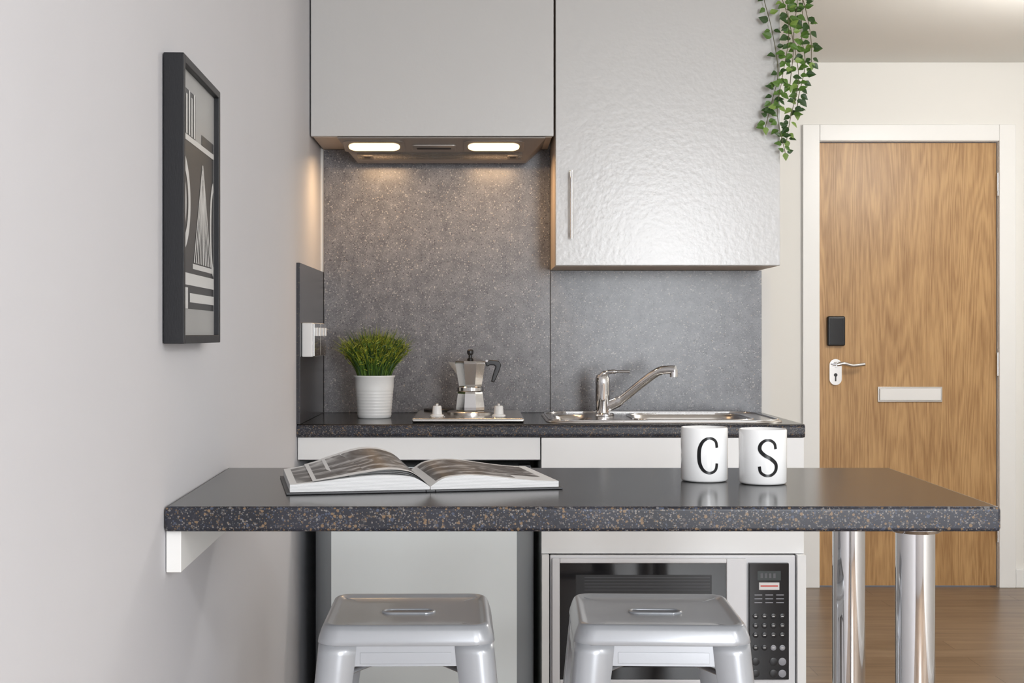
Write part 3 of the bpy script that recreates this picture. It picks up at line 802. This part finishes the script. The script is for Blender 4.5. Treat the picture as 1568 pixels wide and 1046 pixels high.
def board(name, u0, u1):
    v = [BP(u0, 0, 0), BP(u1, 0, 0), BP(u1, BD, 0), BP(u0, BD, 0)]; v += [p+Vector((0, 0, 0.003)) for p in v]
    mk(name, v, f, M['cover'], bk, bevel=0.0008)
board("cover_left", 0, SP-0.008); board("cover_spine", SP-0.0075, SP+0.0075); board("cover_right", SP+0.008, BW)
for k in range(3):
    nu, nv = 28, 12; V, F, I = [], [], []
    for j in range(nv+1):
        for i in range(nu+1):
            t = i/nu; v_ = j/nv
            uu = SP-0.002-(SP-0.045-0.03*k)*t
            z = 0.0035+hleft(1-t*(SP-0.045-0.03*k)/SP, v_) + (0.0025+0.003*k)*math.sin(PI*min(1, t**0.8)) + 0.0008 + 0.0022*k*t*v_
            V.append(BP(uu, 0.008+(BD-0.018)*v_, z))
    st = nu+1
    for j in range(nv):
        for i in range(nu):
            F.append((j*st+i, j*st+i+1, (j+1)*st+i+1, (j+1)*st+i)); I.append(1 if (2 <= i < nu-1 and 0 < j < nv-1) else 0)
    mk("lifted_sheet_%d" % k, V, F, [M['paper'], M['photo']], bk, smooth=True, midx=I)

# ------------------------------------------------------------------ framed print on left wall
fpn = "framed_print"
wd = Vector((-0.0286, 1, 0)).normalized(); wn_ = Vector((1, 0.0286, 0)).normalized()
o0 = Vector((wx(2.03), 2.03, 0))
def FP(u, n, z): return o0 + wd*u + wn_*n + Vector((0, 0, z))
def fbox(name, u0, u1, n0, n1, z0, z1, mat, bevel=0):
    v = [FP(u0,n0,z0), FP(u1,n0,z0), FP(u1,n1,z0), FP(u0,n1,z0), FP(u0,n0,z1), FP(u1,n0,z1), FP(u1,n1,z1), FP(u0,n1,z1)]
    return mk(name, v, f, mat, fpn, bevel=bevel)
fz0, fz1, fw = 1.146, 1.584, 0.335
bwf = 0.013
fbox("frame_side_1", 0, bwf, 0.002, 0.033, fz0, fz1, M['frameblk'], 0.0015)
fbox("frame_side_2", fw-bwf, fw, 0.002, 0.033, fz0, fz1, M['frameblk'], 0.0015)
fbox("frame_bottom", bwf, fw-bwf, 0.002, 0.033, fz0, fz0+bwf, M['frameblk'], 0.0015)
fbox("frame_top", bwf, fw-bwf, 0.002, 0.033, fz1-bwf, fz1, M['frameblk'], 0.0015)
fbox("print", bwf, fw-bwf, 0.004, 0.024, fz0+bwf, fz1-bwf, M['artbg'])
AN = 0.0246
def art(name, polys, mat, n=AN):
    V, F = [], []
    for P in polys:
        k = len(V); V += [FP(bwf+a*(fw-2*bwf), n, fz0+bwf+b_*(fz1-fz0-2*bwf)) for a, b_ in P]; F.append(tuple(range(k, k+len(P))))
    mk(name, V, F, mat, fpn)
R4 = lambda a, b_, c, d: [(a, c), (b_, c), (b_, d), (a, d)]
art("print_dark_field", [R4(0.03, 0.97, 0.10, 0.74), R4(0.06, 0.42, 0.76, 0.93), R4(0.60, 0.97, 0.76, 0.80)], M['artd'])
L_ = [R4(0.08+i*0.07, 0.118+i*0.07, 0.76, 0.93-0.02*(i%2)) for i in range(5)]
L_ += [R4(0.03, 0.97, 0.735, 0.757), R4(0.03, 0.97, 0.19, 0.235), R4(0.25, 0.97, 0.125, 0.16), R4(0.03, 0.20, 0.10, 0.18)]
def arc(cx, cy, rx, ry, a0, a1, w, n=24):
    P = []
    for i in range(n+1):
        a = math.radians(a0+(a1-a0)*i/n); P.append((cx+rx*math.cos(a), cy+ry*math.sin(a)))
    for i in range(n, -1, -1):
        a = math.radians(a0+(a1-a0)*i/n); P.append((cx+(rx-w)*math.cos(a), cy+(ry-w*0.8)*math.sin(a)))
    return [[P[i], P[i+1], P[2*n+1-i-1], P[2*n+1-i]] for i in range(n)]
L_ += arc(0.03, 0.50, 0.24, 0.19, -80, 80, 0.06) + arc(0.03, 0.50, 0.13, 0.12, -80, 80, 0.05)
L_ += arc(0.97, 0.44, 0.13, 0.20, 100, 260, 0.05)
for k in range(5):
    s = 0.26-0.055*k
    if s > 0.02:
        L_ += [[(0.62-s, 0.28), (0.62-s+0.026, 0.28), (0.63, 0.68-0.02*k), (0.612, 0.68-0.02*k)],
               [(0.62+s-0.026, 0.28), (0.62+s, 0.28), (0.638, 0.68-0.02*k), (0.62, 0.68-0.02*k)]]
L_ += [R4(0.33, 0.91, 0.255, 0.275)]
art("print_light_lines", L_, M['artl'], AN+0.0005)

# ------------------------------------------------------------------ hanging ivy
iv = "hanging_ivy_garland"
strands = [
  [(0.85, 4.30, 2.34), (0.865, 4.19, 2.345), (0.872, 4.176, 2.22), (0.900, 4.17, 2.10), (0.918, 4.165, 1.97), (0.900, 4.165, 1.88), (0.880, 4.17, 1.80)],
  [(0.90, 4.30, 2.34), (0.93, 4.19, 2.345), (0.943, 4.170, 2.22), (0.950, 4.16, 2.08), (0.930, 4.16, 1.95), (0.915, 4.16, 1.84), (0.940, 4.165, 1.72)],
  [(0.92, 4.33, 2.345), (0.96, 4.24, 2.345), (0.985, 4.200, 2.22), (0.970, 4.18, 2.08), (0.985, 4.18, 1.95), (0.960, 4.18, 1.83), (0.948, 4.18, 1.76)],
  [(0.90, 4.36, 2.345), (0.97, 4.28, 2.345), (1.010, 4.240, 2.22), (1.00, 4.21, 2.10), (1.010, 4.20, 2.00), (0.99, 4.20, 1.90), (0.985, 4.20, 1.85)],
  [(0.93, 4.30, 2.345), (0.97, 4.21, 2.345), (0.98, 4.180, 2.24), (1.00, 4.17, 2.18), (1.020, 4.17, 2.08), (1.022, 4.17, 2.00)],
  [(0.91, 4.28, 2.345), (0.93, 4.20, 2.345), (0.92, 4.172, 2.24), (0.945, 4.165, 2.15), (0.965, 4.165, 2.05), (0.955, 4.165, 1.93)],
]
SV, SF = [], []; LV, LF, LI = [], [], []
def leaf(p, d, nrm, ln, mi):
    d = d.normalized(); s = d.cross(nrm).normalized(); nn = s.cross(d).normalized()
    outl = [(0.0, 0.0), (0.16, 0.26), (0.38, 0.37), (0.66, 0.23), (1.0, 0.0)]
    k = len(LV)
    for t, w in outl:
        c = p + d*(ln*t) - nn*(ln*0.12*t*t)
        LV.append(c)
        LV.append(c + s*(w*ln) + nn*(0.25*w*ln)); LV.append(c - s*(w*ln) + nn*(0.25*w*ln))
    for j in range(4):
        a = k+3*j; b_ = a+3
        LF.append((a, a+1, b_+1, b_)); LI.append(mi); LF.append((a, b_, b_+2, a+2)); LI.append(mi)
for S in strands:
    P = catmull(S, 10)
    v_, f_ = tube_vf(P, 0.0012, 6); k = len(SV); SV += v_; SF += [tuple(i+k for i in q) for q in f_]
    acc = 0; side = 1
    for i in range(1, len(P)):
        acc += (P[i]-P[i-1]).length
        if acc > 0.014:
            acc = 0; side = -side
            for rep in range(2 if random.random() < 0.5 else 1):
                sgn = side if rep == 0 else -side
                if P[i].z > 2.30: d = Vector((sgn*0.8, -0.4, 0.3)); p0 = P[i]+Vector((0, 0, 0.004))
                else: d = Vector((sgn*random.uniform(0.5, 1.0), random.uniform(-0.45, -0.05), random.uniform(-0.9, 0.35))); p0 = P[i]
                nr = Vector((random.uniform(-0.7, 0.7), -1, random.uniform(-0.1, 0.9)))
                leaf(p0+d.normalized()*0.006, d, nr, random.uniform(0.020, 0.033), random.choices([0, 1, 2], [5, 4, 2])[0])
    leaf(P[-1], Vector((0.1, -0.1, -1)), Vector((0, -1, 0.2)), 0.026, 2)
mk("stems", SV, SF, M['stem'], iv, smooth=True)
mk("leaves", LV, LF, [M['i1'], M['i2'], M['i3']], iv, midx=LI)

# ------------------------------------------------------------------ unseen fill lights, added and shaped as ceiling fittings
fillglass = simple("fill_light_diffuser", (0.9, 0.9, 0.88), 0.4, emis=(1, 0.975, 0.94), estr=2.0, bump=(30, 0.02))
def fill_ceiling_light(name, x, y, e, col=(1, 0.975, 0.94), point_fill=False):
    lathe("fill_fitting", [(0.17, 0), (0.17, -0.03), (0.165, -0.035)], (x, y, HC-0.0005), M['trim'], name, n=48)
    lathe("fill_diffuser", [(0.16, 0), (0.155, -0.02), (0.12, -0.035), (0.02, -0.04)], (x, y, HC-0.036), fillglass, name, n=48)
    if point_fill:
        ld = bpy.data.lights.new(name+"_lamp", 'POINT'); ld.shadow_soft_size = 0.12
    else:
        ld = bpy.data.lights.new(name+"_lamp", 'AREA'); ld.shape = 'DISK'; ld.size = 0.34
    ld.energy = e; ld.color = col
    lo = bpy.data.objects.new(name+"_lamp", ld); lo.location = (x, y, HC-(0.30 if point_fill else 0.085)); sc.collection.objects.link(lo)
fill_ceiling_light("fill_ceiling_light", 2.45, -0.5, 44, (0.97, 0.98, 1.0))  # unseen, added as general fill for the room
fill_ceiling_light("fill_ceiling_light.001", 2.20, 4.45, 40, (1, 0.975, 0.93), True)  # unseen, added to brighten the hall door and ceiling

# ------------------------------------------------------------------ finalize: origins + parents
groups = {}
bpy.context.view_layer.update()
for o in OBJS:
    vs = o.data.vertices
    mn = Vector((min(v.co[i] for v in vs) for i in range(3))); mxx = Vector((max(v.co[i] for v in vs) for i in range(3)))
    c = (mn+mxx)/2
    o.data.transform(Matrix.Translation(-c)); o.location = c
    if o["par"]: groups.setdefault(o["par"], []).append((o, mn, mxx))
for g, lst in groups.items():
    mn = Vector((min(l[1][i] for l in lst) for i in range(3))); mxx = Vector((max(l[2][i] for l in lst) for i in range(3)))
    c = (mn+mxx)/2; c.z = mn.z
    e = bpy.data.objects.new(g, None); e.empty_display_size = 0.05; e.location = c; sc.collection.objects.link(e)
    for o, _, _ in lst:
        o.parent = e; o.matrix_parent_inverse = Matrix.Translation(-c)
for o in OBJS: del o["par"]

# ------------------------------------------------------------------ lights
def area(name, loc, rot, sx, sy, e, col):
    l = bpy.data.lights.new(name, 'AREA'); l.shape = 'RECTANGLE'; l.size = sx; l.size_y = sy; l.energy = e; l.color = col
    o = bpy.data.objects.new(name, l); o.location = loc; o.rotation_euler = rot; sc.collection.objects.link(o); return o
area("assumed_window_daylight", ((W0+W1)/2, YB-0.02, (Z0+Z1)/2), (math.radians(90), 0, 0), W1-W0-0.1, Z1-Z0-0.1, 122, (0.94, 0.97, 1.0))  # lamp added in the assumed, unseen window to stand in for daylight
for x in (-0.332, 0.043):
    a = area("hood_lamp", (x, 4.262, 1.728), (math.radians(8), 0, 0), 0.14, 0.03, 1.4, (1.0, 0.64, 0.34))
w = bpy.data.worlds.new("World"); sc.world = w; w.use_nodes = True
w.node_tree.nodes["Background"].inputs[0].default_value = (0.75, 0.85, 1.0, 1)
w.node_tree.nodes["Background"].inputs[1].default_value = 1.0

# ------------------------------------------------------------------ camera
cd = bpy.data.cameras.new("Camera"); cam = bpy.data.objects.new("Camera", cd); sc.collection.objects.link(cam)
cam.location = (0, 0, 1.16); cam.rotation_euler = (math.radians(90), 0, 0)
cd.sensor_width = 36; cd.lens = 47.53; cd.shift_x = 0.03125; cd.shift_y = -0.0069; cd.clip_start = 0.02
sc.camera = cam
